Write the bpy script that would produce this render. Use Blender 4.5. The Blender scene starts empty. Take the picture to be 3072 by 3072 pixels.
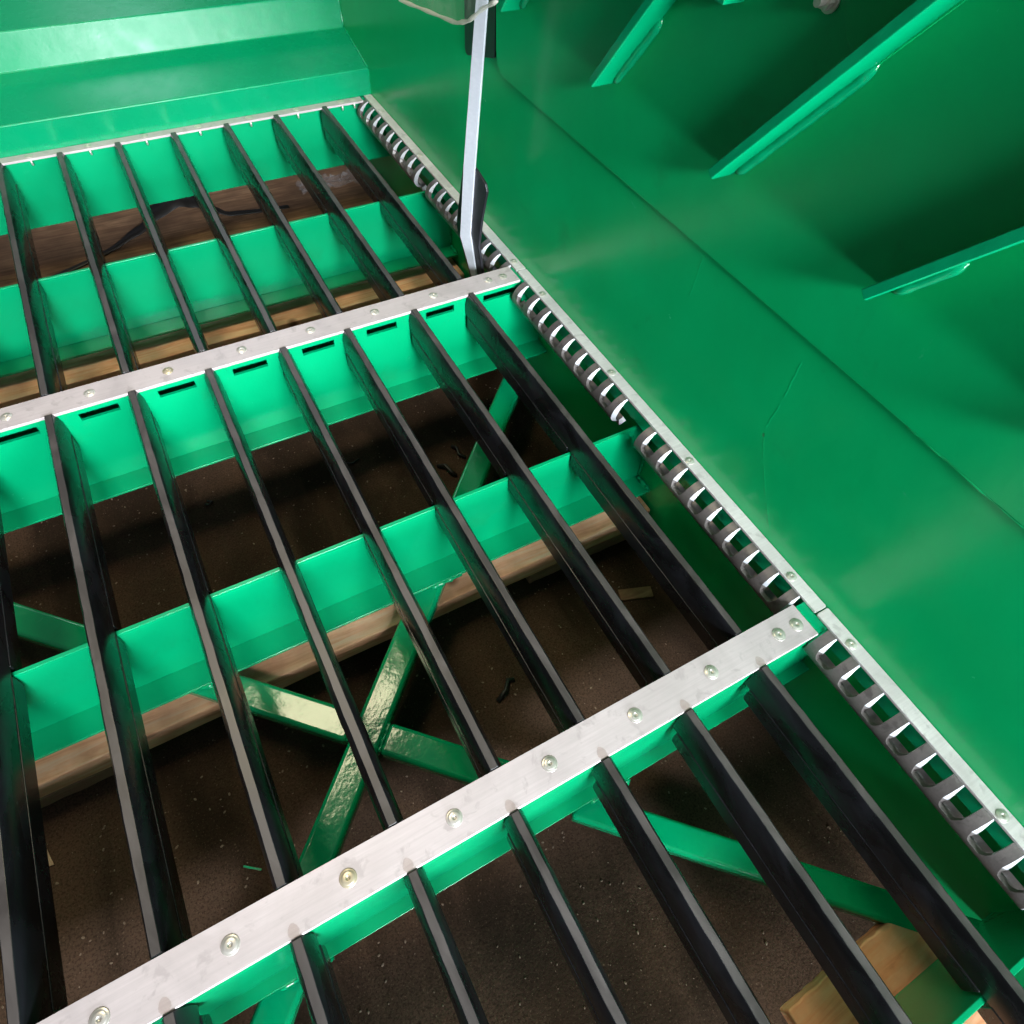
import bpy, bmesh, math, random
from mathutils import Vector, Matrix
random.seed(7)
SC = bpy.context.scene
COL = SC.collection
# ------------------------------------------------------------------ camera
cam_d = bpy.data.cameras.new("camera"); cam = bpy.data.objects.new("camera", cam_d); COL.objects.link(cam)
R0 = Vector((0.87608007, -0.47915305, 0.05381511))
R1 = Vector((-0.36479312, -0.73166023, -0.57584658))
R2 = Vector((0.31529302, 0.48485633, -0.81578468))
m = Matrix((R0, -R1, -R2)).transposed().to_4x4()
m.translation = Vector((-0.58385836, -0.13039149, 0.95333641))
cam.matrix_world = m
cam_d.sensor_width = 36; cam_d.lens = 1952.758 / 3072 * 36
cam_d.clip_start = 0.02; cam_d.clip_end = 100
SC.camera = cam
# ------------------------------------------------------------------ world and lamps
w = bpy.data.worlds.new("World"); SC.world = w; w.use_nodes = True
nt = w.node_tree; bg = nt.nodes["Background"]
tc = nt.nodes.new("ShaderNodeTexCoord"); sep = nt.nodes.new("ShaderNodeSeparateXYZ")
cr = nt.nodes.new("ShaderNodeValToRGB"); mr = nt.nodes.new("ShaderNodeMapRange")
nt.links.new(tc.outputs["Generated"], sep.inputs[0]); nt.links.new(sep.outputs["Z"], mr.inputs["Value"])
mr.inputs["From Min"].default_value = -1; mr.inputs["From Max"].default_value = 1
nt.links.new(mr.outputs[0], cr.inputs[0])
cr.color_ramp.elements[0].position = .45; cr.color_ramp.elements[0].color = (.05, .045, .042, 1)
cr.color_ramp.elements[1].position = .75; cr.color_ramp.elements[1].color = (.10, .108, .13, 1)
nt.links.new(cr.outputs[0], bg.inputs[0]); bg.inputs[1].default_value = 1.0

def area(name, loc, aim, sx, sy, power, col, spread=180):
    l = bpy.data.lights.new(name, 'AREA'); l.shape = 'RECTANGLE'; l.size = sx; l.size_y = sy
    l.energy = power; l.color = col; l.spread = math.radians(spread)
    o = bpy.data.objects.new(name, l); COL.objects.link(o); o.location = loc
    o.rotation_euler = (Vector(aim) - Vector(loc)).to_track_quat('-Z', 'Y').to_euler()
    return o
area("hall_door_light", (-.26, -3.1, .42), (-.40, 1.0, .1), .5, .5, 145, (.86, .94, 1.0))
area("hall_roof_light", (-.55, -3.3, 2.2), (-.45, 1.45, 0), 1.4, .7, 29, (.90, .955, 1.0), 46)
area("roof_window_light", (-.95, 1.75, 3.3), (-.7, 1.2, 0), 1.25, .7, 36, (1.0, .87, .58))
area("far_window_light", (-.3, 5.0, 3.0), (-.45, 2.2, .1), .7, .7, 9, (.70, .86, 1.0))
SC.view_settings.view_transform = 'Standard'; SC.view_settings.look = 'None'
SC.view_settings.gamma = 1; SC.view_settings.exposure = 0.58
SC.render.engine = 'CYCLES'; SC.cycles.max_bounces = 8

# ------------------------------------------------------------------ materials
def mat(name):
    M = bpy.data.materials.new(name); M.use_nodes = True
    return M, M.node_tree, M.node_tree.nodes["Principled BSDF"]
def node(nt, t, **kw):
    n = nt.nodes.new(t)
    for k, v in kw.items():
        if k in n.inputs: n.inputs[k].default_value = v
        else: setattr(n, k, v)
    return n
def coords(nt, scale=(1, 1, 1), rnd=True):
    tc = nt.nodes.new("ShaderNodeTexCoord"); mp = nt.nodes.new("ShaderNodeMapping")
    mp.inputs["Scale"].default_value = scale
    nt.links.new(tc.outputs["Object"], mp.inputs[0])
    if rnd:
        oi = nt.nodes.new("ShaderNodeObjectInfo"); mm = nt.nodes.new("ShaderNodeMath"); mm.operation = 'MULTIPLY'
        mm.inputs[1].default_value = 23.0
        nt.links.new(oi.outputs["Random"], mm.inputs[0]); nt.links.new(mm.outputs[0], mp.inputs["Location"])
    return mp.outputs[0]
def noise(nt, vec, scale, detail=4, rough=.55, dist=0):
    n = node(nt, "ShaderNodeTexNoise", Scale=scale, Detail=detail, Roughness=rough, Distortion=dist)
    nt.links.new(vec, n.inputs["Vector"]); return n.outputs["Fac"]
def ramp(nt, fac, stops):
    r = nt.nodes.new("ShaderNodeValToRGB")
    e = r.color_ramp.elements
    while len(e) < len(stops): e.new(.5)
    for i, (p, c) in enumerate(stops):
        e[i].position = p; e[i].color = (*c, 1) if len(c) == 3 else c
    nt.links.new(fac, r.inputs[0]); return r.outputs[0]
def mixc(nt, fac, a, b, mode='MIX'):
    n = nt.nodes.new("ShaderNodeMix"); n.data_type = 'RGBA'; n.blend_type = mode
    for sock, v in ((n.inputs[0], fac), (n.inputs[6], a), (n.inputs[7], b)):
        if hasattr(v, "is_linked"): nt.links.new(v, sock)
        else: sock.default_value = v if isinstance(v, (int, float)) else (*v, 1)
    return n.outputs[2]
def bump(nt, bsdf, hs):
    prev = None
    for h, st, d in hs:
        b = node(nt, "ShaderNodeBump", Strength=st, Distance=d)
        nt.links.new(h, b.inputs["Height"])
        if prev: nt.links.new(prev, b.inputs["Normal"])
        prev = b.outputs[0]
    nt.links.new(prev, bsdf.inputs["Normal"])

def green_paint(name, rough=.24, wav=.6, peel=.35, spec=.5, c0=(.0002, .25, .098), c1=(.0002, .30, .122)):
    M, nt, B = mat(name)
    v = coords(nt, rnd=False)
    n1 = noise(nt, v, 3.2, 3); n2 = noise(nt, v, 22, 5); n3 = noise(nt, v, 130, 2)
    c = ramp(nt, n1, [(.3, c0), (.7, c1)])
    sm = ramp(nt, n2, [(.60, (0, 0, 0)), (.78, (1, 1, 1))])
    sv = coords(nt, (6, 40, 6), rnd=False); sc = ramp(nt, noise(nt, sv, 6, 6, .7, 1.2), [(.69, (0, 0, 0)), (.74, (.5, .5, .5))])
    c2 = mixc(nt, sc, c, (.04, .46, .22))
    sp = ramp(nt, noise(nt, v, 17, 8, .72, .6), [(.66, (0, 0, 0)), (.72, (.30, .30, .30))])
    c2 = mixc(nt, sp, c2, (.06, .42, .22))
    gr = ramp(nt, noise(nt, v, 7, 6, .7, .3), [(.60, (0, 0, 0)), (.78, (.35, .35, .35))])
    c2 = mixc(nt, gr, c2, (.015, .17, .055))
    nt.links.new(c2, B.inputs["Base Color"])
    rr = node(nt, "ShaderNodeMapRange"); rr.inputs["To Min"].default_value = rough * .75; rr.inputs["To Max"].default_value = rough * 1.5
    nt.links.new(n2, rr.inputs[0]); nt.links.new(rr.outputs[0], B.inputs["Roughness"])
    B.inputs["Specular IOR Level"].default_value = spec
    bump(nt, B, [(noise(nt, v, 5.5, 3), wav, .006), (n3, peel, .0006), (noise(nt, v, 38, 3), peel, .0012)])
    return M
GREEN = green_paint("green_gloss_paint", .2, .22, .25)
GREENW = green_paint("green_panel_paint", .21, .16, .16, .5, (.0003, .335, .098), (.0003, .385, .118))
GREENE = green_paint("green_folded_panel", .24, .2, .2, .20, (.0002, .20, .080), (.0002, .24, .100))
GREENF = green_paint("green_wet_paint", .11, .5, .32)

def steel(name, lo, hi, rough, metal, stains=True, streak=(1, 1, 1)):
    M, nt, B = mat(name)
    v = coords(nt, streak)
    a = noise(nt, v, 9, 6, .6, .8); b = noise(nt, v, 45, 5, .6, .4)
    c = ramp(nt, a, [(.28, lo), (.62, hi)])
    vb = coords(nt, (2, 60, 60) if streak == (1, 1, 1) else (40, 3, 40)); br = noise(nt, vb, 4, 5, .7, .3)
    c = mixc(nt, ramp(nt, br, [(.35, (.35, .35, .35)), (.65, (0, 0, 0))]), c, tuple(x * .8 for x in lo))
    if stains:
        s = ramp(nt, b, [(.34, (1, 1, 1)), (.44, (0, 0, 0))])
        c = mixc(nt, s, c, tuple(x * .9 for x in lo))
    nt.links.new(c, B.inputs["Base Color"])
    rr = node(nt, "ShaderNodeMapRange"); rr.inputs["To Min"].default_value = rough * .7; rr.inputs["To Max"].default_value = rough * 1.4
    nt.links.new(a, rr.inputs[0]); nt.links.new(rr.outputs[0], B.inputs["Roughness"])
    B.inputs["Metallic"].default_value = metal
    bump(nt, B, [(b, .12, .0006)])
    return M
STRIP = steel("brushed_stainless_strip", (.43, .375, .378), (.52, .455, .462), .42, .2)
SIDE = steel("stainless_side_strip", (.50, .465, .455), (.66, .625, .61), .38, .2)
TOOTH = steel("raw_steel_guide", (.078, .069, .066), (.155, .138, .132), .36, .35)
CUT = steel("bright_cut_steel", (.34, .35, .37), (.46, .475, .51), .42, .2, False)
LEVER = steel("galvanised_bar", (.40, .42, .46), (.47, .49, .53), .45, .1, False, (3, 3, .4))
BOLT = steel("bolt_steel", (.50, .47, .42), (.68, .64, .58), .30, .6, False)

def black(name, lo, hi, rough, bumpy=.4):
    M, nt, B = mat(name)
    v = coords(nt, (2.2, .8, 1.6))
    a = noise(nt, v, 11, 5, .6, .7)
    nt.links.new(ramp(nt, a, [(.42, lo), (.72, hi)]), B.inputs["Base Color"])
    rr = node(nt, "ShaderNodeMapRange"); rr.inputs["To Min"].default_value = rough * .6; rr.inputs["To Max"].default_value = rough * 1.7
    nt.links.new(a, rr.inputs[0]); nt.links.new(rr.outputs[0], B.inputs["Roughness"])
    bump(nt, B, [(a, bumpy, .0012)])
    return M
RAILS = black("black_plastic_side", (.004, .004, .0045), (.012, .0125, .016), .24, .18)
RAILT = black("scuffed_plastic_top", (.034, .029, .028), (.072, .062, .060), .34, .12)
RUBBER = black("black_rubber", (.006, .006, .009), (.014, .014, .019), .38, .2)

def wood(name, a, b, c, sc=1.0, axis=0):
    M, nt, B = mat(name)
    s = [14, 14, 14]; s[axis] = 1.1
    v = coords(nt, tuple(x * sc for x in s))
    g = noise(nt, v, 3.2, 7, .62, 1.6)
    v2 = coords(nt, (1, 1, 1)); blot = noise(nt, v2, 7, 5)
    col = ramp(nt, g, [(.30, a), (.48, b), (.66, c)])
    col = mixc(nt, ramp(nt, blot, [(.35, (.0, .0, .0)), (.75, (.8, .8, .8))]), col, tuple(x * .5 for x in a))
    kn = node(nt, "ShaderNodeTexVoronoi", Scale=7.0); nt.links.new(v2, kn.inputs["Vector"])
    k = ramp(nt, kn.outputs["Distance"], [(.05, (1, 1, 1)), (.13, (0, 0, 0))])
    col = mixc(nt, k, col, tuple(x * .3 for x in a))
    nt.links.new(col, B.inputs["Base Color"]); B.inputs["Roughness"].default_value = .75
    bump(nt, B, [(g, .5, .002)])
    return M
WOOD = wood("sawn_pine", (.70, .30, .15), (1.0, .53, .31), (1.0, .68, .45))
WOODO = wood("orange_pine_plank", (.72, .22, .10), (.98, .38, .20), (1.0, .48, .29))
WOODR = wood("reddish_wood", (.27, .13, .085), (.36, .19, .12), (.42, .24, .16))
WOODD = wood("dirty_brown_board", (.11, .052, .026), (.23, .12, .062), (.36, .21, .115))

M, nt, B = mat("dirty_concrete"); v = coords(nt, rnd=False)
n1 = noise(nt, v, 2.2, 6, .6, .5); n2 = noise(nt, v, 85, 8, .75); vs = coords(nt, (3.5, 1.2, 1), rnd=False); n3 = noise(nt, vs, 1.1, 4, .6, .6)
c = ramp(nt, n1, [(.3, (.050, .029, .0185)), (.7, (.084, .050, .033))])
c = mixc(nt, ramp(nt, n2, [(.5, (0, 0, 0)), (.75, (.75, .75, .75))]), c, (.095, .050, .031))
c = mixc(nt, ramp(nt, n3, [(.42, (.75, .75, .75)), (.55, (0, 0, 0))]), c, (.020, .0125, .008))  # dark streaks along the bars: their soft shadow put into the floor colour
vo = node(nt, "ShaderNodeTexVoronoi", Scale=62.0); nt.links.new(v, vo.inputs["Vector"])
c = mixc(nt, ramp(nt, vo.outputs["Distance"], [(.07, (.55, .55, .55)), (.12, (0, 0, 0))]), c, (.15, .10, .066))
vo2 = node(nt, "ShaderNodeTexVoronoi", Scale=210.0); nt.links.new(v, vo2.inputs["Vector"])
c = mixc(nt, ramp(nt, vo2.outputs["Distance"], [(.12, (.5, .5, .5)), (.22, (0, 0, 0))]), c, (.15, .098, .063))
c = mixc(nt, ramp(nt, noise(nt, v, 240, 3, .7), [(.40, (.6, .6, .6)), (.52, (0, 0, 0))]), c, (.018, .011, .0075))
nt.links.new(c, B.inputs["Base Color"]); B.inputs["Roughness"].default_value = 1.0; B.inputs["Specular IOR Level"].default_value = .08
bump(nt, B, [(n2, .6, .004)])
CONC = M
M, nt, B = mat("clear_plastic_film"); v = coords(nt)
nt.links.new(ramp(nt, noise(nt, v, 14, 5, .6, 1.5), [(.35, (.10, .10, .10)), (.75, (.34, .34, .34))]), B.inputs["Alpha"])
B.inputs["Base Color"].default_value = (.72, .70, .62, 1); B.inputs["Roughness"].default_value = .25
FILM = M
M, nt, B = mat("film_hem"); B.inputs["Base Color"].default_value = (.75, .72, .62, 1); B.inputs["Alpha"].default_value = .55; B.inputs["Roughness"].default_value = .3
HEM = M
M, nt, B = mat("crumpled_clear_wrap"); B.inputs["Base Color"].default_value = (.4, .36, .36, 1); B.inputs["Alpha"].default_value = .2; B.inputs["Roughness"].default_value = .08
WRAP = M
def flat(name, col, r=.6):
    M, nt, B = mat(name); v = coords(nt)
    nt.links.new(ramp(nt, noise(nt, v, 40, 4), [(.3, tuple(x * .7 for x in col)), (.7, col)]), B.inputs["Base Color"])
    B.inputs["Roughness"].default_value = r; return M
DARK = flat("dark_strap", (.012, .010, .009), .5); CHIP = flat("pale_wood_chip", (.42, .27, .16)); GRIT = flat("floor_grit", (.20, .135, .09)); RUST = flat("brown_stain", (.36, .22, .13), .5)

# ------------------------------------------------------------------ helpers
def empty(name, loc, label=None, cat=None, group=None):
    o = bpy.data.objects.new(name, None); COL.objects.link(o); o.location = loc; o.empty_display_size = .05
    if label: tag(o, label, cat, group)
    return o
def tag(o, label, cat, group=None, kind=None):
    if label: o["label"] = label
    if cat: o["category"] = cat
    if group: o["group"] = group
    if kind: o["kind"] = kind
    return o
def world_loc(o):
    v = Vector(o.location)
    while o.parent: o = o.parent; v += Vector(o.location)
    return v
def obj(name, bm, mats, parent=None, origin=None, bevel=0, seg=2, smooth=False):
    if origin is None:
        origin = world_loc(parent) if parent else Vector((0, 0, 0))
    origin = Vector(origin)
    bmesh.ops.recalc_face_normals(bm, faces=bm.faces)
    bmesh.ops.translate(bm, verts=bm.verts, vec=-origin)
    me = bpy.data.meshes.new(name); bm.to_mesh(me); bm.free()
    for mm in (mats if isinstance(mats, (list, tuple)) else [mats]): me.materials.append(mm)
    o = bpy.data.objects.new(name, me); COL.objects.link(o)
    if parent:
        o.parent = parent; o.location = origin - world_loc(parent)
    else: o.location = origin
    if smooth or bevel:
        for p in me.polygons: p.use_smooth = True
    if bevel:
        b = o.modifiers.new("b", 'BEVEL'); b.width = bevel; b.segments = seg; b.limit_method = 'ANGLE'; b.angle_limit = math.radians(35)
        b.harden_normals = True
    return o
def box(bm, x0, x1, y0, y1, z0, z1, mi=0):
    vs = [bm.verts.new(p) for p in ((x0, y0, z0), (x1, y0, z0), (x1, y1, z0), (x0, y1, z0), (x0, y0, z1), (x1, y0, z1), (x1, y1, z1), (x0, y1, z1))]
    for f in ((0, 3, 2, 1), (4, 5, 6, 7), (0, 1, 5, 4), (1, 2, 6, 5), (2, 3, 7, 6), (3, 0, 4, 7)):
        bm.faces.new([vs[i] for i in f]).material_index = mi
    return vs
def BOX(*a):
    bm = bmesh.new(); box(bm, *a); return bm
def prism(bm, poly, axis, a, b, fmat=None):
    """poly: 2-D outline in the two other axes (in xyz order); extruded from a to b along axis"""
    def P(p, t):
        q = list(p); q.insert(axis, t); return q
    A = [bm.verts.new(P(p, a)) for p in poly]; Bv = [bm.verts.new(P(p, b)) for p in poly]
    n = len(poly); bm.faces.new(A); bm.faces.new(Bv[::-1])
    for i in range(n):
        f = bm.faces.new((A[i], A[(i + 1) % n], Bv[(i + 1) % n], Bv[i]))
        if fmat: f.material_index = fmat(i)
def tube(bm, pts, r, n=8, closed=False, rz=1.0):
    rings = []
    for i, p in enumerate(pts):
        p = Vector(p); t = (Vector(pts[min(i + 1, len(pts) - 1)]) - Vector(pts[max(i - 1, 0)])).normalized()
        u = t.cross(Vector((0, 0, 1)))
        if u.length < .1: u = t.cross(Vector((0, 1, 0)))
        u.normalize(); w_ = u.cross(t)
        rr = r[i] if isinstance(r, (list, tuple)) else r
        rings.append([bm.verts.new(p + (u * math.cos(2 * math.pi * k / n) + w_ * rz * math.sin(2 * math.pi * k / n)) * rr) for k in range(n)])
    for a, b in zip(rings, rings[1:]):
        for k in range(n): bm.faces.new((a[k], a[(k + 1) % n], b[(k + 1) % n], b[k]))
    bm.faces.new(rings[0][::-1]); bm.faces.new(rings[-1])
def lerp(a, b, t): return Vector(a) * (1 - t) + Vector(b) * t
def bead(bm, a, b, r, step=.004, wob=.35, sag=.0):
    L = (Vector(b) - Vector(a)).length; n = max(3, int(L / step)); pts = []; rs = []
    for i in range(n + 1):
        p = lerp(a, b, i / n); pts.append(p + Vector([random.uniform(-1, 1) * r * .15 for _ in range(3)])); rs.append(r * (1 + random.uniform(-wob, wob)))
    rs[0] *= .5; rs[-1] *= .5
    tube(bm, pts, rs, 8)
def obox(bm, a, b, wd, h, ztop):
    """flat bar or tube lying along a->b (xy) with width wd, height h, top at ztop"""
    a = Vector((*a, 0)); b = Vector((*b, 0)); d = (b - a).normalized(); n = Vector((-d.y, d.x, 0)) * wd / 2
    c = [a + n, b + n, b - n, a - n]
    lo = [bm.verts.new((p.x, p.y, ztop - h)) for p in c]; hi = [bm.verts.new((p.x, p.y, ztop)) for p in c]
    bm.faces.new(lo[::-1]); bm.faces.new(hi)
    for i in range(4): bm.faces.new((lo[i], lo[(i + 1) % 4], hi[(i + 1) % 4], hi[i]))
def holed(bm, xs, zs, dead, y0, y1):
    """plate in the xz plane from y0 to y1, cells (i,j) in dead left open"""
    cells = {(i, j) for i in range(len(xs) - 1) for j in range(len(zs) - 1)} - set(dead)
    V = {}
    def v(i, j, y):
        if (i, j, y) not in V: V[(i, j, y)] = bm.verts.new((xs[i], y, zs[j]))
        return V[(i, j, y)]
    for i, j in cells:
        bm.faces.new((v(i, j, y0), v(i + 1, j, y0), v(i + 1, j + 1, y0), v(i, j + 1, y0)))
        bm.faces.new((v(i, j, y1), v(i, j + 1, y1), v(i + 1, j + 1, y1), v(i + 1, j, y1)))
        for (di, dj), e in (((-1, 0), ((i, j), (i, j + 1))), ((1, 0), ((i + 1, j), (i + 1, j + 1))), ((0, -1), ((i, j), (i + 1, j))), ((0, 1), ((i, j + 1), (i + 1, j + 1)))):
            if (i + di, j + dj) not in cells:
                (p, q), (r, s_) = e
                bm.faces.new((v(p, q, y0), v(r, s_, y0), v(r, s_, y1), v(p, q, y1)))

S = 0.1656      # inner face of the side wall
SB = 0.205      # side wall below the deck
XL = -1.95
BX = [-.0837, -.2287, -.3767, -.5259, -.6751, -.8229, -.9687, -1.117, -1.265]

# ------------------------------------------------------------------ setting
bm = bmesh.new(); box(bm, -9, 9, -9, 12, -.44, -.392)
tag(obj("floor", bm, CONC), "dark brown dirty concrete floor seen through the grate", None, kind="structure")

# ------------------------------------------------------------------ the welded green frame
F = empty("machine_frame", (S, 0, -.25), "glossy green welded steel machine frame with side wall, end wall and cross beams", "machine frame")
# side wall: lower panel, ledge, and skirt below the deck
obj("side_wall", BOX(S, S + .006, -1.6, 2.9, -.004, 1.5), GREENW, F)
bm = bmesh.new()
prism(bm, [(.1435, -.005), (S + .006, -.0055), (SB, -.0055), (SB, -.012), (.151, -.012), (.151, -.040), (.1435, -.040)], 1, -1.55, 2.095)
obj("deck_ledge", bm, GREEN, F, bevel=.001)
obj("side_skirt", BOX(SB, SB + .006, -1.6, 2.9, -.385, -.006), GREENW, F)
# upper side panel, lapped over the lower one, with its rounded corner
r = .035; yc, z0 = 1.236, .366
pts = [(-1.6, z0), (yc - r * 1.1, z0)]
for k in range(9):
    a = math.radians(-90 + 90 * k / 8); pts.append((yc - r + r * math.cos(a) , z0 + r * 1.4 + r * 1.4 * math.sin(a)))
pts += [(yc + .01, .55), (yc + .05, 1.5), (-1.6, 1.5)]
bm = bmesh.new(); prism(bm, pts, 0, S - .0068, S - .0030)
up = obj("upper_side_panel", bm, GREENW, F, bevel=.0012)
# creases and ridges under the paint
for path in ([(.2886, .335), (.2855, .249), (.2889, .181), (.262, .128), (.221, .067), (.185, .02)], [(.5300, .362), (.5320, .267)]):
    pp = []; bm = bmesh.new()
    for (a, b), (c_, d) in zip(path, path[1:]):
        for k in range(8): pp.append((S + .01182 + (.0004 if k == 0 else 0), a + (c_ - a) * k / 8 + random.uniform(-.001, .001), b + (d - b) * k / 8))
    pp.append((S + .0123, *path[-1])); tube(bm, pp, .0120, 90); obj("paint_ridge", bm, GREENW, F, smooth=True)
# edge of the lapped plate: rough paint bead on the seam, near side
bm = bmesh.new()
bead(bm, (S - .0045, .12, .3655), (S - .0045, -.10, .3635), .0018, .012, .5)
obj("seam_bead", bm, GREENW, F, smooth=True)

# stiffeners on the upper panel (folded angle, tilted), each with its weld
d = Vector((0, -.61, .79)); nrm = Vector((0, -.79, -.61))
def stiffener(y, z, weld, length=.75):
    SI = S - .0066; p = .041; t = .005; fl = .0145
    base = Vector((SI, y, z)); A = base + d * length
    bm = bmesh.new()
    def ring(o, k0):
        o = Vector(o)
        q = [(0, 0), (-p + .002, 0), (-p - .001, -.0015), (-p - .001, -fl), (-p + t - .001, -fl), (-p + t - .001, -t), (0, -t)]
        return [bm.verts.new(o + Vector((x, 0, 0)) + nrm * n_ + d * (k0 * (1 if abs(x) > .02 else 0))) for x, n_ in q]
    a = ring(base, 0); b = ring(A, 0)
    for i in range(7): bm.faces.new((a[i], a[(i + 1) % 7], b[(i + 1) % 7], b[i]))
    bm.faces.new(a[::-1]); bm.faces.new(b)
    o = obj("stiffener", bm, GREENF, F, origin=base, bevel=.0012)
    bm = bmesh.new()
    nb = int(weld / .008); pts_ = [base + d * (.004 + (weld - .004) * k / nb) + nrm * (.0012 + random.uniform(-.0005, .0005)) for k in range(nb + 1)]
    tube(bm, pts_, [.0082 * random.uniform(.9, 1.1) * (.12 if k in (0, nb) else .75 if k in (1, nb - 1) else 1) for k in range(nb + 1)], 12)
    wb = obj("weld_bead", bm, GREENF, o, smooth=True)
for y, z, wl in ((1.145, .50, .13), (.829, .4925, .150), (.5185, .4925, .240), (.2270, .4895, .098), (-.06, .49, .15), (-.36, .49, .15)):
    stiffener(y, z, wl)
# small green lug and rounded doubler plate high on the panel
bm = bmesh.new(); box(bm, S - .04, S - .0045, .592, .70, .672, .678)
obj("lug", bm, GREEN, F, bevel=.001)
pts = [(.17, .935), (.378, .672)] + [(.385 + .06 * math.sin(math.radians(a)), .735 - .06 * math.cos(math.radians(a))) for a in range(10, 91, 10)] + [(.445, 1.1), (.10, 1.1)]
bm = bmesh.new(); prism(bm, pts, 0, S - .0095, S - .0067)
obj("doubler_plate", bm, GREENW, F, bevel=.0008)

# end wall: folded steps
yE = 2.072
prof = [(yE, -.002), (yE, .074), (2.266, .121), (2.284, .207), (2.62, .275), (2.86, .325), (2.87, .317), (2.625, .267), (2.292, .200), (2.274, .113), (yE + .007, .069), (yE + .007, -.002)]
bm = bmesh.new(); prism(bm, prof, 0, XL, S - .0005)
obj("end_wall", bm, GREENE, F, bevel=.0035, seg=3)
bm = bmesh.new(); bead(bm, (S - .002, yE - .001, .0), (S - .002, yE - .001, .074), .0022); bead(bm, (S - .002, yE, .076), (S - .002, 2.264, .123), .0025)
bead(bm, (S - .002, 2.265, .123), (S - .002, 2.283, .206), .0022); bead(bm, (S - .002, 2.285, .208), (S - .002, 2.6, .273), .0025)
obj("corner_weld", bm, GREENF, F, smooth=True)

obj("added_shade_plate", BOX(-.20, S - .001, -.30, 1.35, 1.05, 1.056), GREENW, F)  # added plate out of view, blocks light to darken the upper side wall
# cross beams under the strips
def cross_beam(y, zb, flange, slots):
    xs = [XL]; zs = [zb, -.0365, -.0185, -.006]; dead = []
    for c_, h in sorted(slots): xs += [c_ - h, c_ + h]
    xs.append(SB - .001)
    for i in range(1, len(xs) - 1, 2): dead.append((i, 1))
    bm = bmesh.new(); holed(bm, xs, zs, dead, y, y + .007)
    o = obj("cross_beam", bm, GREEN, F, origin=(S, y, -.25))
    bm = bmesh.new()
    prism(bm, [(y - flange, zb - .001), (y - flange + .001, zb - .007), (y + .007, zb - .007), (y + .007, zb - .0005), (y - .004, zb - .0005), ], 0, XL + .001, SB - .002)
    obj("flange", bm, GREEN, o, bevel=.0012)
    bm = bmesh.new(); box(bm, XL, SB - .02, y + .0072, y + .055, -.012, -.0062)
    box(bm, XL, SB - .02, y + .049, y + .055, zb, -.0122)
    obj("back_plate", bm, GREEN, o)
    return o
sl = [(x + .003, .036) for x in BX if x < 0]
A = cross_beam(0.0005, -.212, .020, [])
Bm = cross_beam(1.030, -.209, .050, sl + [(.082, .049)])
Cb = obj("cross_beam", BOX(XL, SB - .001, 2.074, 2.0815, -.2005, -.0045), GREEN, F, origin=(S, 2.074, -.25))
# lower support beams at mid bay
def support_beam(y, extra=0):
    bm = bmesh.new(); box(bm, XL, SB - .001, y, y + .008, -.250, -.0605)
    o = obj("support_beam", bm, GREEN, F, origin=(S, y, -.25), bevel=.0012)
    bm = bmesh.new(); box(bm, XL, SB - .001, y - .050, y + .008, -.2575, -.2502)
    obj("flange", bm, GREEN, o, bevel=.0014)
    bm = bmesh.new()
    bead(bm, (SB - .004, y - .002, -.245), (SB - .004, y - .002, -.07), .004); bead(bm, (SB - .006, y - .004, -.247), (SB - .006, y - .046, -.247), .005)
    obj("weld_bead", bm, GREENF, o, smooth=True)
    return o
M1 = support_beam(.5445); M2 = support_beam(1.5747); M0 = support_beam(-.4785); 
# diagonal braces (flat tube) crossing under the rails
def brace(a, b, dz=0.0, wd=.058):
    bm = bmesh.new(); obox(bm, a, b, wd, .034, -.2585 + dz)
    o = obj("diagonal_brace", bm, GREENF, F, origin=(a[0], a[1], -.26), bevel=.009, seg=4)
    return o
def seg_from(c, dr, t0, t1): return ((c[0] + dr[0] * t0, c[1] + dr[1] * t0), (c[0] + dr[0] * t1, c[1] + dr[1] * t1))
c0 = (-.585, .277)
dA = Vector((.700, .714)); dB = Vector((.706, -.708))
brace(*seg_from(c0, dA, -.36, 1.055))
brace(*seg_from(c0, dB, -1.02, -.031)); brace(*seg_from(c0, dB, .031, .375))
brace((-.315, -.002), (.190, -.515), wd=.052); brace((-.80, .02), (-1.35, -.55))
def bwo(bm): obj("brace_weld", bm, GREENF, F, smooth=True)
for s_ in (-1, 1):
    bm = bmesh.new(); o_ = Vector((c0[0], c0[1], -.262)) + Vector((*(dB * .031 * s_), 0))
    bead(bm, o_ - Vector((*dA * .027, 0)), o_ + Vector((*dA * .027, 0)), .0035); bwo(bm)
for xa, xb, y_, z_ in ((-.36, -.29, .494, -.257), (-.83, -.76, .494, -.257), (-.30, -.22, -.020, -.219), (-.83, -.75, -.020, -.219)):
    bm = bmesh.new(); bead(bm, (xa, y_, z_), (xb, y_, z_), .0055, .006, .5); bwo(bm)

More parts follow.
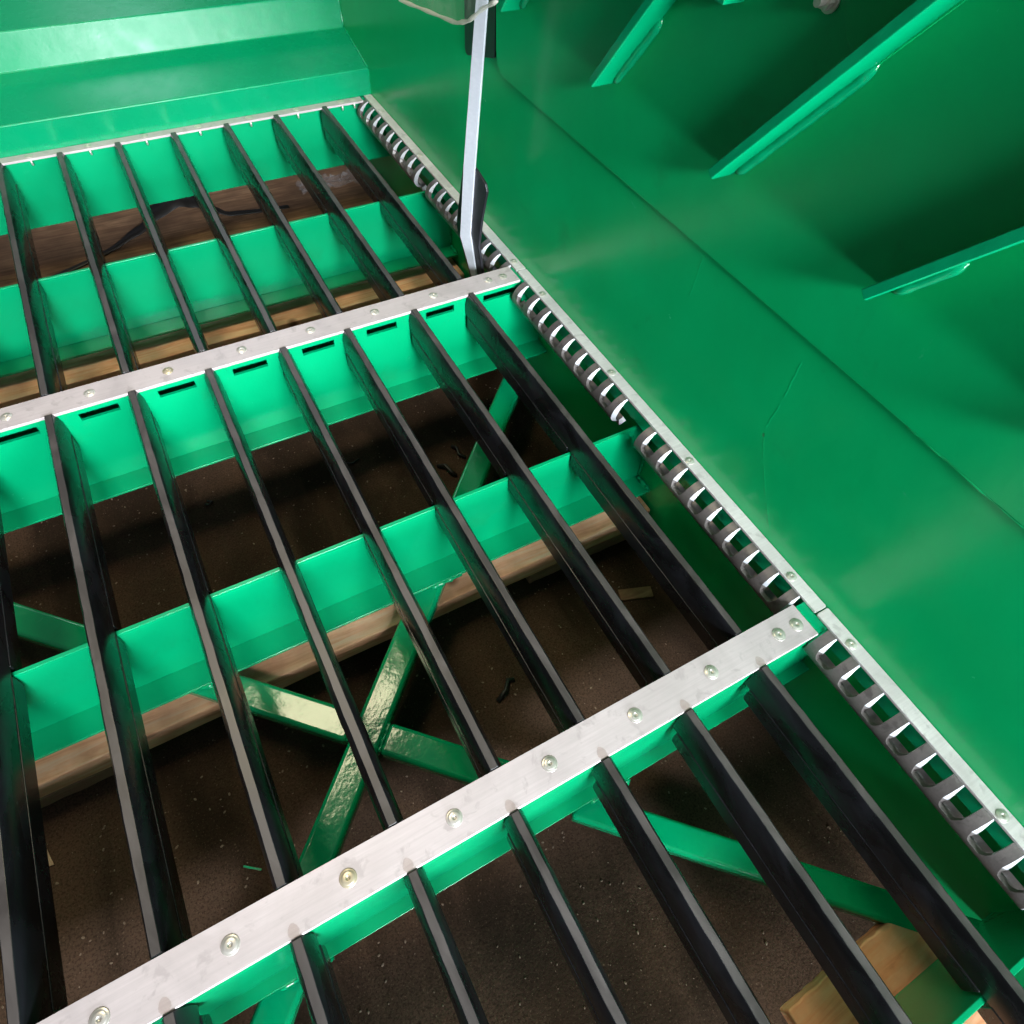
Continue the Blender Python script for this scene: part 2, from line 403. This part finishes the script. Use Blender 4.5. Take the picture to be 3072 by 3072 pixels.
# ------------------------------------------------------------------ bolts
def bolt_mesh():
    bm = bmesh.new(); n = 24
    prof = [(.0122, 0), (.0122, .0009), (.0112, .0014), (.0098, .0016), (.0090, .0026), (.0070, .0036), (.0040, .0038)]
    rings = [[bm.verts.new((r_ * math.cos(2 * math.pi * k / n), r_ * math.sin(2 * math.pi * k / n), z)) for k in range(n)] for r_, z in prof]
    hexr = []
    for k in range(n):
        a = 2 * math.pi * k / n; hx = .0030 / math.cos((a % (math.pi / 3)) - math.pi / 6)
        hexr.append((hx * math.cos(a), hx * math.sin(a)))
    rings.append([bm.verts.new((x, y, .0038)) for x, y in hexr]); rings.append([bm.verts.new((x * .96, y * .96, .0012)) for x, y in hexr])
    for a, b in zip(rings, rings[1:]):
        for k in range(n): bm.faces.new((a[k], a[(k + 1) % n], b[(k + 1) % n], b[k]))
    bm.faces.new(rings[-1]); bm.faces.new(rings[0][::-1])
    return bm
b0 = obj("bolt", bolt_mesh(), BOLT, smooth=True); bolt_me = b0.data; bpy.data.objects.remove(b0)
BOLTY = BOLT.copy(); 
for n_ in BOLTY.node_tree.nodes:
    if n_.type == 'VALTORGB':
        n_.color_ramp.elements[0].color = (.60, .47, .22, 1); n_.color_ramp.elements[1].color = (.74, .60, .34, 1)
def bolt(parent, x, y, z, s=1.0, yellow=False):
    o = bpy.data.objects.new("bolt", bolt_me); COL.objects.link(o); o.parent = parent
    o.location = Vector((x, y, z)) - world_loc(parent); o.rotation_euler.z = random.random() * 6; o.scale = (s * .93, s * .93, s * .62)
    if yellow:
        o.material_slots[0].link = 'OBJECT'; o.material_slots[0].material = BOLTY; o["label"] = "yellowish zinc plated bolt head"
    return o

# ------------------------------------------------------------------ stainless cover strips
def cover(y0, y1, x1, label, bolts, yoff, stains=True):
    o = empty("cover_strip", (x1, y0, 0), label, "metal strip", "stainless strips bolted across the deck")
    bm = bmesh.new()
    prism(bm, [(y0, -.0052), (y0, -.0012), (y0 + .0012, 0), (y1, 0), (y1, -.0052)], 0, XL, x1)
    obj("strip", bm, STRIP, o)
    for i, (x, yy) in enumerate(bolts): bolt(o, x, yy, 0, 1.0 if y0 < .5 else .92, yellow=(y0 < .5 and i == 6) or (0.5 < y0 < 1.5 and i == 6))
    return o
cA = cover(-.001, .0590, .116, "near stainless strip, the broadest in view, running across the lower part of the grate", [(.0948, .0285), (.0564, .0289)] + [(x, .0298) for x in BX], 0)
cB = cover(1.026, 1.0855, .130, "middle stainless strip above the row of narrow slots in the green beam", [(.098, 1.055), (.0586, 1.057)] + [(x, 1.058) for x in BX], 0)
cC = cover(2.040, 2.0715, .126, "far thin stainless strip at the foot of the green end wall", [(.098, 2.058), (.0586, 2.058)] + [(x, 2.058) for x in BX], 0)
for x in [.098, .0586] + BX:
    bm = bmesh.new(); tube(bm, [(x, 2.047, -.005), (x, 2.047, -.019), (x, 2.047, -.021)], [.0028, .0028, .0012], 8)
    obj("bolt_tip", bm, BOLT, cC, smooth=True)
# reflections of the near bar ends, painted brown on the near strip
M, nt, B = mat("brown_bar_reflection"); B.inputs["Base Color"].default_value = (.33, .19, .11, 1); B.inputs["Alpha"].default_value = .16; B.inputs["Roughness"].default_value = .5
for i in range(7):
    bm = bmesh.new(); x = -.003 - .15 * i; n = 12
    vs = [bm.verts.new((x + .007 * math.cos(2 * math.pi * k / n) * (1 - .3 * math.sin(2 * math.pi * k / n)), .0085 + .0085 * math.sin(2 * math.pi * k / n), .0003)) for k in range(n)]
    bm.faces.new(vs); obj("painted_reflection", bm, M, cA)

def side_strip(y0, y1, label, bolts):
    o = empty("side_strip", (.152, y0, 0), label, "metal strip", "narrow stainless strips along the side wall")
    bm = bmesh.new()
    q = [(.1395, y0 + .002), (.1415, y0), (.1625, y0), (.1645, y0 + .002), (.1645, y1 - .002), (.1625, y1), (.1415, y1), (.1395, y1 - .002)]
    prism(bm, [(a, b) for a, b in q], 2, -.0042, .0012)
    obj("strip", bm, SIDE, o, bevel=.0006)
    for y in bolts: bolt(o, .1505, y, .0012, .82)
side_strip(-1.02, .0275, "pale narrow strip along the green side wall, nearest section, low right", [-.0395, -.3289, -.62])
side_strip(.0300, 1.0575, "pale narrow strip along the green side wall between the near and middle cross strips", [.1012, .3879, .6602, .9551])
side_strip(1.0600, 2.0715, "greenish narrow strip along the green side wall beyond the middle cross strip", [1.0951, 1.374, 1.6597, 1.9503])

# ------------------------------------------------------------------ toothed guides (slotted, curled sheet)
PR = [(.1355, .0012), (.1300, -.0008), (.1240, -.0040), (.1170, -.0085), (.1105, -.0150), (.1060, -.0225), (.1035, -.0300), (.1030, -.0375), (.1048, -.0445), (.1092, -.0510), (.1155, -.0555), (.1230, -.0575), (.1310, -.0565), (.1380, -.0525)]
def pr_at(t):
    """smooth profile point and inward normal at t in 0..1"""
    n = len(PR) - 1; f = min(max(t * n, 0), n - 1e-6); i = int(f); f -= i
    P = [Vector(PR[min(max(i + k, 0), n)]) for k in (-1, 0, 1, 2)]
    p = .5 * ((2 * P[1]) + (P[2] - P[0]) * f + (2 * P[0] - 5 * P[1] + 4 * P[2] - P[3]) * f * f + (3 * P[1] - P[0] - 3 * P[2] + P[3]) * f ** 3)
    tg = (.5 * ((P[2] - P[0]) + 2 * (2 * P[0] - 5 * P[1] + 4 * P[2] - P[3]) * f + 3 * (3 * P[1] - P[0] - 3 * P[2] + P[3]) * f * f)).normalized()
    nn = Vector((-tg.y, tg.x))
    if nn.x < 0 and t > .3: nn = -nn
    if t <= .3 and nn.y > 0: nn = -nn
    th = .0026 + .0052 * math.sin(min(1, t / .42) * math.pi / 2) ** 2
    return p, p + nn * th
TA, TB = .35, .50      # where the fingers root, and where the slots end
def guide(teeth, label):
    W = .0172; ys = sorted(teeth); cols = []
    for i, t in enumerate(ys):
        for k in range(4): cols.append((t + W * k / 3, TA, True, k))
        if i < len(ys) - 1:
            g0 = t + W; g1 = ys[i + 1]
            for k in range(1, 12):
                u_ = k / 12; e = min(u_, 1 - u_) * 2
                cols.append((g0 + (g1 - g0) * u_, TA + (TB - TA) * min(1, (1 - (1 - min(1, e * 1.7)) ** 2.4)), False, 9))
    bm = bmesh.new(); NB = 14; NF = 12; C_ = []
    for y, t0, fin, fk in cols:
        y += random.uniform(-.0002, .0002)
        o_, i_ = [], []
        ts = ([t * TA / NF for t in range(NF)] if fin else []) + [t0 + (1 - t0) * k / NB for k in range(NB + 1)]
        for t in ts:
            a, b = pr_at(t); dy = -.9 * (b - a).length * (1 if fk == 0 else 0); o_.append(bm.verts.new((a.x, y, a.y))); i_.append(bm.verts.new((b.x, y + dy, b.y)))
        C_.append((o_, i_, fin))
    def q(a, b, c_, d, m_):
        bm.faces.new((a, b, c_, d)).material_index = m_
    for k, ((oa, ia, fa), (ob, ib, fb)) in enumerate(zip(C_, C_[1:])):
        A0 = NF if fa else 0; B0 = NF if fb else 0
        for j in range(NB):
            q(oa[A0 + j], ob[B0 + j], ob[B0 + j + 1], oa[A0 + j + 1], 0); q(ia[A0 + j], ib[B0 + j], ib[B0 + j + 1], ia[A0 + j + 1], 0)
        q(oa[-1], ob[-1], ib[-1], ia[-1], 0)
        if fa and fb:
            for j in range(NF): q(oa[j], ob[j], ob[j + 1], oa[j + 1], 0); q(ia[j], ib[j], ib[j + 1], ia[j + 1], 0)
            q(oa[0], ob[0], ib[0], ia[0], 1)
        else: q(oa[A0], ob[B0], ib[B0], ia[A0], 0)
    for k, (o_, i_, fin) in enumerate(C_):
        end = k == 0 or k == len(C_) - 1
        if fin and (end or not (C_[k - 1][2] and C_[k + 1][2])):
            for j in range(len(o_) - 1 if end else NF): q(o_[j], o_[j + 1], i_[j + 1], i_[j], 1)
    o = obj("toothed_guide", bm, [TOOTH, CUT], origin=(.12, ys[0], -.03), smooth=True)
    es = o.modifiers.new("e", 'EDGE_SPLIT'); es.split_angle = math.radians(40)
    tag(o, label, "toothed guide", "curled steel guides with teeth along the side wall")
P_ = .0506
guide([.0660 + P_ * 1.02 * i for i in range(9)], "curled steel toothed guide just beyond the near cross strip, in front of the open gap")
guide([.5800 + .0522 * i for i in range(9)], "curled steel toothed guide ending under the middle cross strip on its near side")
guide([-.0208 - .0508 * i for i in range(9)], "largest curled steel toothed guide at lower right, nearest the camera")
guide([-.535 - .0508 * i for i in range(9)], "curled steel toothed guide at the right edge, past the nearest one")
guide([1.0861 + .0525 * i for i in range(9)], "curled steel toothed guide partly behind the upright pale bar")
guide([1.5983 + .0535 * i for i in range(9)], "farthest curled steel toothed guide, running to the end wall corner")

# ------------------------------------------------------------------ black bars
def bar_mesh(y0, y1, ym):
    """top bar, continuous"""
    bm = bmesh.new(); L0 = y0; L1 = y1
    prof = [(-.0062, .0025), (.0062, .0025), (.0100, -.0050), (.0145, -.0240), (.0138, -.0545), (-.0138, -.0545), (-.0145, -.0240), (-.0100, -.0050)]
    n = 8; N = 46; rings = []
    for k in range(N + 1):
        y = L0 + (L1 - L0) * k / N; wv = random.uniform(-.0005, .0005)
        rings.append([bm.verts.new((x + (wv if q in (0, 7) else random.uniform(-.0004, .0004)), y, z)) for q, (x, z) in enumerate(prof)])
    for a, b in zip(rings, rings[1:]):
        for k in range(n):
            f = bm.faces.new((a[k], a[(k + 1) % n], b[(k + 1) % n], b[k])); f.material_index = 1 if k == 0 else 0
    bm.faces.new(rings[0][::-1]); bm.faces.new(rings[-1])
    return bm
def skirt_mesh(y0, y1, zb=-.088):
    bm = bmesh.new(); w_ = .0152
    pts = [(y0, -.0525), (y1, -.0525)]
    for k in range(5): a = math.radians(90 * k / 4); pts.append((y1 - .007 + .007 * math.cos(a), zb + .009 - .009 * math.sin(a)))
    for k in range(5): a = math.radians(90 + 90 * k / 4); pts.append((y0 + .007 + .007 * math.cos(a), zb + .009 - .009 * math.sin(a)))
    prism(bm, pts, 0, -w_, w_)
    return bm
BAYS = [(.0605, 1.0280, .5445, "middle bay"), (1.0870, 2.0440, 1.5747, "far bay"), (-.96, -.0020, -.4785, "nearest bay")]
ORD = ["first", "second", "third", "fourth", "fifth", "sixth", "seventh", "eighth"]
for bi, (y0, y1, ym, bay) in enumerate(BAYS):
    proto = None
    for i in range(8 if bi < 2 else 7):
        X = -.0035 - .1495 * i + (.002 if bi == 1 else 0)
        if bi == 0: X += [.002, .006, -.003, .003, 0, 0, 0, 0][i]
        if proto is None:
            r_ = empty("grate_bar", (0, y0, 0))
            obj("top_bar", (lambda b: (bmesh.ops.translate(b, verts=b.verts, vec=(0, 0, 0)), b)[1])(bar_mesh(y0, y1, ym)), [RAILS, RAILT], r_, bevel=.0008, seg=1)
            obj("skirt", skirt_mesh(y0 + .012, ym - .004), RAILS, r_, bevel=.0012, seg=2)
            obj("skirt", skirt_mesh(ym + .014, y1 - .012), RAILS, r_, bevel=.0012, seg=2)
            proto = r_
        else:
            r_ = proto.copy(); COL.objects.link(r_)
            for ch in list(proto.children):
                c_ = ch.copy(); COL.objects.link(c_); c_.parent = r_
        r_.location = (X, y0, 0)
        r_.rotation_euler.z = random.uniform(-.0012, .0012)
        tag(r_, f"black plastic bar in the {bay}, {ORD[i]} from the green side wall", "grate bar", f"black bars of the {bay}")

# ------------------------------------------------------------------ lever bar and its black guide
lv = empty("lever", (.085, 1.16, -.1), "upright pale grey flat bar with a bent foot, standing beside the side wall", "lever")
o1 = [(1.0780, .90), (1.1238, .5286), (1.1684, .2172), (1.1915, .0347), (1.1526, -.0654), (1.120, -.15)]
o2 = [(1.145, -.16), (1.1774, -.084), (1.2482, .0024), (1.2259, .1904), (1.1709, .5151), (1.125, .90)]
bm = bmesh.new(); vv = []
for a_, b_ in zip(o1, o2[::-1]):
    h_ = (b_[0] - a_[0]) / 2; yc_ = (a_[0] + b_[0]) / 2; zs_ = (b_[1] - a_[1]) / 2; zc_ = (a_[1] + b_[1]) / 2
    vv.append([bm.verts.new((x_, y_, z_)) for x_, y_, z_ in ((.078 + .27 * h_, yc_ - .47 * h_, zc_ - zs_ * .5), (.078 - .27 * h_, yc_ + .47 * h_, zc_ + zs_ * .5), (.082 - .27 * h_, yc_ + .47 * h_ + .003, zc_ + zs_ * .5), (.083 + .27 * h_, yc_ - .47 * h_ + .0025, zc_ - zs_ * .5))])
for p_, q_ in zip(vv, vv[1:]):
    for k in range(4): bm.faces.new((p_[k], p_[(k + 1) % 4], q_[(k + 1) % 4], q_[k]))
bm.faces.new(vv[0]); bm.faces.new(vv[-1][::-1]); obj("bar", bm, LEVER, lv, bevel=.0012)
bl = [(1.2300, .200), (1.2515, .1768), (1.2836, .0523), (1.2955, .0031), (1.2552, -.0486), (1.165, -.16), (1.10, -.16), (1.1335, -.0745), (1.1700, .0127), (1.1550, .0941), (1.1330, .1700), (1.1424, .1848), (1.1835, .1949)]
bm = bmesh.new(); prism(bm, bl, 0, .0892, .0968); obj("rubber_shoe", bm, RUBBER, lv, bevel=.0025, seg=3)
bm = bmesh.new()
q = [(1.243, .395), (1.243, .9), (1.395, .9), (1.382, .36), (1.378, .352), (1.370, .3495), (1.25, .384), (1.2445, .388)]
prism(bm, q, 0, S - .0062, S - .0003)
tag(obj("wall_pad", bm, RUBBER, origin=(S, 1.3, .6), bevel=.001), "flat black rubber pad on the green side wall behind the top of the pale bar", "rubber pad")

# hanging clear film
top = [(1.62, .53), (1.52, .60), (1.40, .66), (1.30, .71), (1.2, .75), (1.10, .79)]
low = [(1.4762, .4303), (1.3354, .4532), (1.1955, .4753), (1.1431, .4943), (1.0878, .5294), (1.037, .5555)]
bm = bmesh.new(); N = 20
def smp(L, t):
    f = t * (len(L) - 1); i = min(int(f), len(L) - 2); f -= i; return (L[i][0] * (1 - f) + L[i + 1][0] * f, L[i][1] * (1 - f) + L[i + 1][1] * f)
g = []
for i in range(N + 1):
    a = smp(low, i / N); b = smp(top, i / N); col_ = []
    for j in range(9):
        s_ = j / 8; col_.append(bm.verts.new((.05 + .012 * math.sin(i * .7 + j) * s_, a[0] * (1 - s_) + b[0] * s_, a[1] * (1 - s_) + b[1] * s_)))
    g.append(col_)
for i in range(N):
    for j in range(8): bm.faces.new((g[i][j], g[i + 1][j], g[i + 1][j + 1], g[i][j + 1]))
fl = obj("plastic_film", bm, FILM, origin=(.05, 1.3, .6), smooth=True)
tag(fl, "edge of clear plastic film hanging in front of the head of the pale bar", "plastic film")
bm = bmesh.new(); tube(bm, [(.05, *smp(low, i / 24)) for i in range(25)], [.0045 * (.6 + .4 * math.sin(i * .9) ** 2) for i in range(25)], 8)
obj("hem", bm, HEM, fl, origin=(.05, 1.3, .6), smooth=True)
# bolt high on the wall
bt = empty("hex_bolt", (S - .0076, .463, .712), "grey hex bolt at the top edge, high on the dark part of the side wall", "bolt")
bm = bmesh.new(); c_ = Vector((S - .0076, .463, .712))
for (r_, x0, x1, n) in ((.013, 0, .003, 20), (.0095, .003, .011, 6), (.0055, .011, .022, 12)):
    tube(bm, [c_ + Vector((-x0, 0, 0)), c_ + Vector((-x1, 0, 0))], r_, n)
obj("head", bm, BOLT, bt, bevel=.0006)

# ------------------------------------------------------------------ timber under the frame
def timber(name, m_, x0, x1, y0, y1, z0, z1, label, cat, group=None, rot=0, bev=.003):
    c_ = ((x0 + x1) / 2, (y0 + y1) / 2, (z0 + z1) / 2)
    bm = bmesh.new(); N = 24
    rings = []
    for k in range(N + 1):
        x = x0 + (x1 - x0) * k / N; j = lambda: random.uniform(-.0012, .0012)
        rings.append([bm.verts.new((x, y0 + j(), z0)), bm.verts.new((x, y1 + j(), z0)), bm.verts.new((x, y1 + j(), z1 + j() * .4)), bm.verts.new((x, y0 + j(), z1 + j() * .4))])
    for a, b in zip(rings, rings[1:]):
        for q in range(4): bm.faces.new((a[q], a[(q + 1) % 4], b[(q + 1) % 4], b[q]))
    bm.faces.new(rings[0][::-1]); bm.faces.new(rings[-1])
    o = obj(name, bm, m_, origin=c_, bevel=bev); o.rotation_euler.z = rot
    return tag(o, label, cat, group)
timber("timber_beam", WOOD, -1.75, .199, .468, .565, -.350, -.2935, "long sawn pine timber under the green beam in the middle bay", "timber", "timbers under the frame")
timber("wood_block", WOODR, -.128, .27, .468, .56, -.391, -.3508, "reddish wooden block under the right end of the middle bay timber", "wood block")
timber("wood_block", WOODR, -1.45, -1.030, .468, .56, -.391, -.3508, "reddish wooden block under the left end of the middle bay timber", "wood block")
timber("timber_beam", WOOD, -1.75, .199, 1.47, 1.585, -.345, -.285, "pale bark-edged timber under the green beam in the far bay", "timber", "timbers under the frame")
timber("board", WOODD, -1.75, .40, 1.175, 1.425, -.385, -.365, "brown grained board lying behind the middle cross strip", "board", "brown boards under the far bay")
timber("board", WOODD, -1.75, .25, 1.60, 1.905, -.385, -.352, "brown board below the far end of the grate, nearer of the two beside the strap", "board", "brown boards under the far bay")
timber("board", WOODD, -1.75, .206, 1.925, 2.40, -.345, -.318, "wide brown board at the foot of the end wall, under the dark strap", "board", "brown boards under the far bay")
timber("timber_beam", WOODO, -.180, .105, -.60, -.400, -.300, -.2615, "short pine plank end at the bottom right under the near green beam", "timber", "timbers under the frame", rot=.03, bev=.004)
# strap on the far board
pts = [(-1.1, 1.94), (-.957, 1.986), (-.82, 2.04), (-.75, 2.072), (-.64, 2.118), (-.572, 2.15), (-.505, 2.17), (-.457, 2.165), (-.408, 2.15), (-.357, 2.125), (-.2414, 2.1106), (-.15, 2.10)]
hz = [0, 0, 0, .002, .02, .05, .07, .055, .02, .004, 0, 0]
bm = bmesh.new(); prev = None
P2 = []
for i in range(len(pts) - 1):
    for k in range(6):
        t = k / 6; t2 = t * t * (3 - 2 * t); P2.append((pts[i][0] * (1 - t) + pts[i + 1][0] * t, pts[i][1] * (1 - t) + pts[i + 1][1] * t, hz[i] * (1 - t2) + hz[i + 1] * t2))
for x, y, z in P2:
    w_ = .010 + .7 * z
    cur = [bm.verts.new((x, y - w_, -.3155 + z)), bm.verts.new((x, y + w_, -.3155 + z)), bm.verts.new((x, y + w_, -.3135 + z)), bm.verts.new((x, y - w_, -.3135 + z))]
    if prev:
        for q in range(4): bm.faces.new((prev[q], prev[(q + 1) % 4], cur[(q + 1) % 4], cur[q]))
    else: bm.faces.new(cur)
    prev = cur
bm.faces.new(prev)
tag(obj("strap", bm, DARK, origin=(-.5, 2.1, -.31), smooth=True), "thin black strap looping up from the brown board under the far bay", "strap")
# crumpled wrap
bm = bmesh.new(); gx = 22; gy = 10; G = []
for i in range(gx):
    G.append([bm.verts.new((-.10 + .25 * i / gx + random.uniform(-.005, .005), 2.145 + .09 * j / gy + random.uniform(-.005, .005), -.3125 + abs(random.gauss(0, .009)))) for j in range(gy)])
for i in range(gx - 1):
    for j in range(gy - 1): bm.faces.new((G[i][j], G[i + 1][j], G[i + 1][j + 1], G[i][j + 1]))
tag(obj("plastic_wrap", bm, WRAP, origin=(0, 2.17, -.31)), "crumpled shiny clear wrap on the board near the far right corner", "plastic wrap")
# debris on the floor
def blob(name, m_, x, y, z, sx, sy, sz, label, cat, rot=0):
    bm = bmesh.new(); bmesh.ops.create_icosphere(bm, subdivisions=2, radius=1)
    for v_ in bm.verts: v_.co = Vector((v_.co.x * sx, v_.co.y * sy, v_.co.z * sz)) * random.uniform(.75, 1.15)
    Mx = Matrix.Translation((x, y, z + sz * .7)) @ Matrix.Rotation(rot, 4, 'Z'); bmesh.ops.transform(bm, matrix=Mx, verts=bm.verts)
    tag(obj(name, bm, m_, origin=(x, y, z), smooth=False), label, cat)
FZ = -.392
def scrap(pts_, r_, m_, name, label, cat):
    bm = bmesh.new(); tube(bm, [(x, y, FZ + h) for x, y, h in pts_], r_, 7); tag(obj(name, bm, m_, origin=(pts_[0][0], pts_[0][1], FZ), smooth=True), label, cat)
scrap([(-.107, .93, .004), (-.100, .912, .012), (-.104, .895, .008), (-.092, .880, .004)], .0045, DARK, "dark_scrap", "small black curled scrap on the floor beside the diagonal brace beyond the support beam", "scrap")
scrap([(-.17, .885, .004), (-.155, .87, .016), (-.150, .845, .014), (-.140, .835, .004)], .005, DARK, "dark_scrap", "black bent scrap on the floor next to the second black bar of the middle bay", "scrap")
scrap([(-.395, 1.005, .003), (-.365, .992, .003), (-.345, .998, .003)], .0022, DARK, "wire_bit", "short bent brown wire on the floor under the middle bay", "wire")
scrap([(-.325, .255, .004), (-.300, .266, .010), (-.285, .285, .006), (-.272, .280, .004)], .005, DARK, "dark_scrap", "black shrivelled scrap on the floor just beyond the near steel strip", "scrap")
scrap([(-.735, 1.028, .003), (-.727, 1.020, .005), (-.717, 1.028, .003), (-.727, 1.036, .003)], .0025, DARK, "nut", "tiny dark nut-like piece on the floor at upper left", "nut")
bm = bmesh.new(); obox(bm, (-.869, .201), (-.843, .181), .0035, .0015, FZ + .003)
tag(obj("green_sliver", bm, GREEN, origin=(-.856, .19, FZ)), "thin bright green paint sliver on the dark floor at lower left", "sliver")
bm = bmesh.new(); obox(bm, (.045, .345), (.120, .318), .028, .006, FZ + .0065)
tag(obj("wood_chip", bm, WOODD, origin=(.08, .33, FZ), bevel=.001), "thin dark rectangular wood chip on the floor at the right of the middle bay", "wood chip")
bm = bmesh.new(); prism(bm, [(-1.178, .362), (-1.158, .360), (-1.166, .392)], 2, FZ + .0005, FZ + .003)
tag(obj("wood_chip", bm, CHIP, origin=(-1.168, .37, FZ)), "small pale triangular wood chip on the floor at lower left", "wood chip")
bm = bmesh.new()
for k in range(2600):
    x = random.uniform(-1.5, .2); y = random.uniform(-1.0, 1.15); s_ = random.choice([.0006, .0009, .0013, .0018]) * random.uniform(.7, 1.3)
    mm = Matrix.Translation((x, y, FZ + s_ * .3)) @ Matrix.Rotation(random.random() * 6, 4, 'Z') @ Matrix.Diagonal((1.6, 1, .6, 1))
    bmesh.ops.create_icosphere(bm, subdivisions=1, radius=s_, matrix=mm)
tag(obj("floor_grit", bm, GRIT), "fine pale grit and chips scattered over the dark floor", None, kind="stuff")
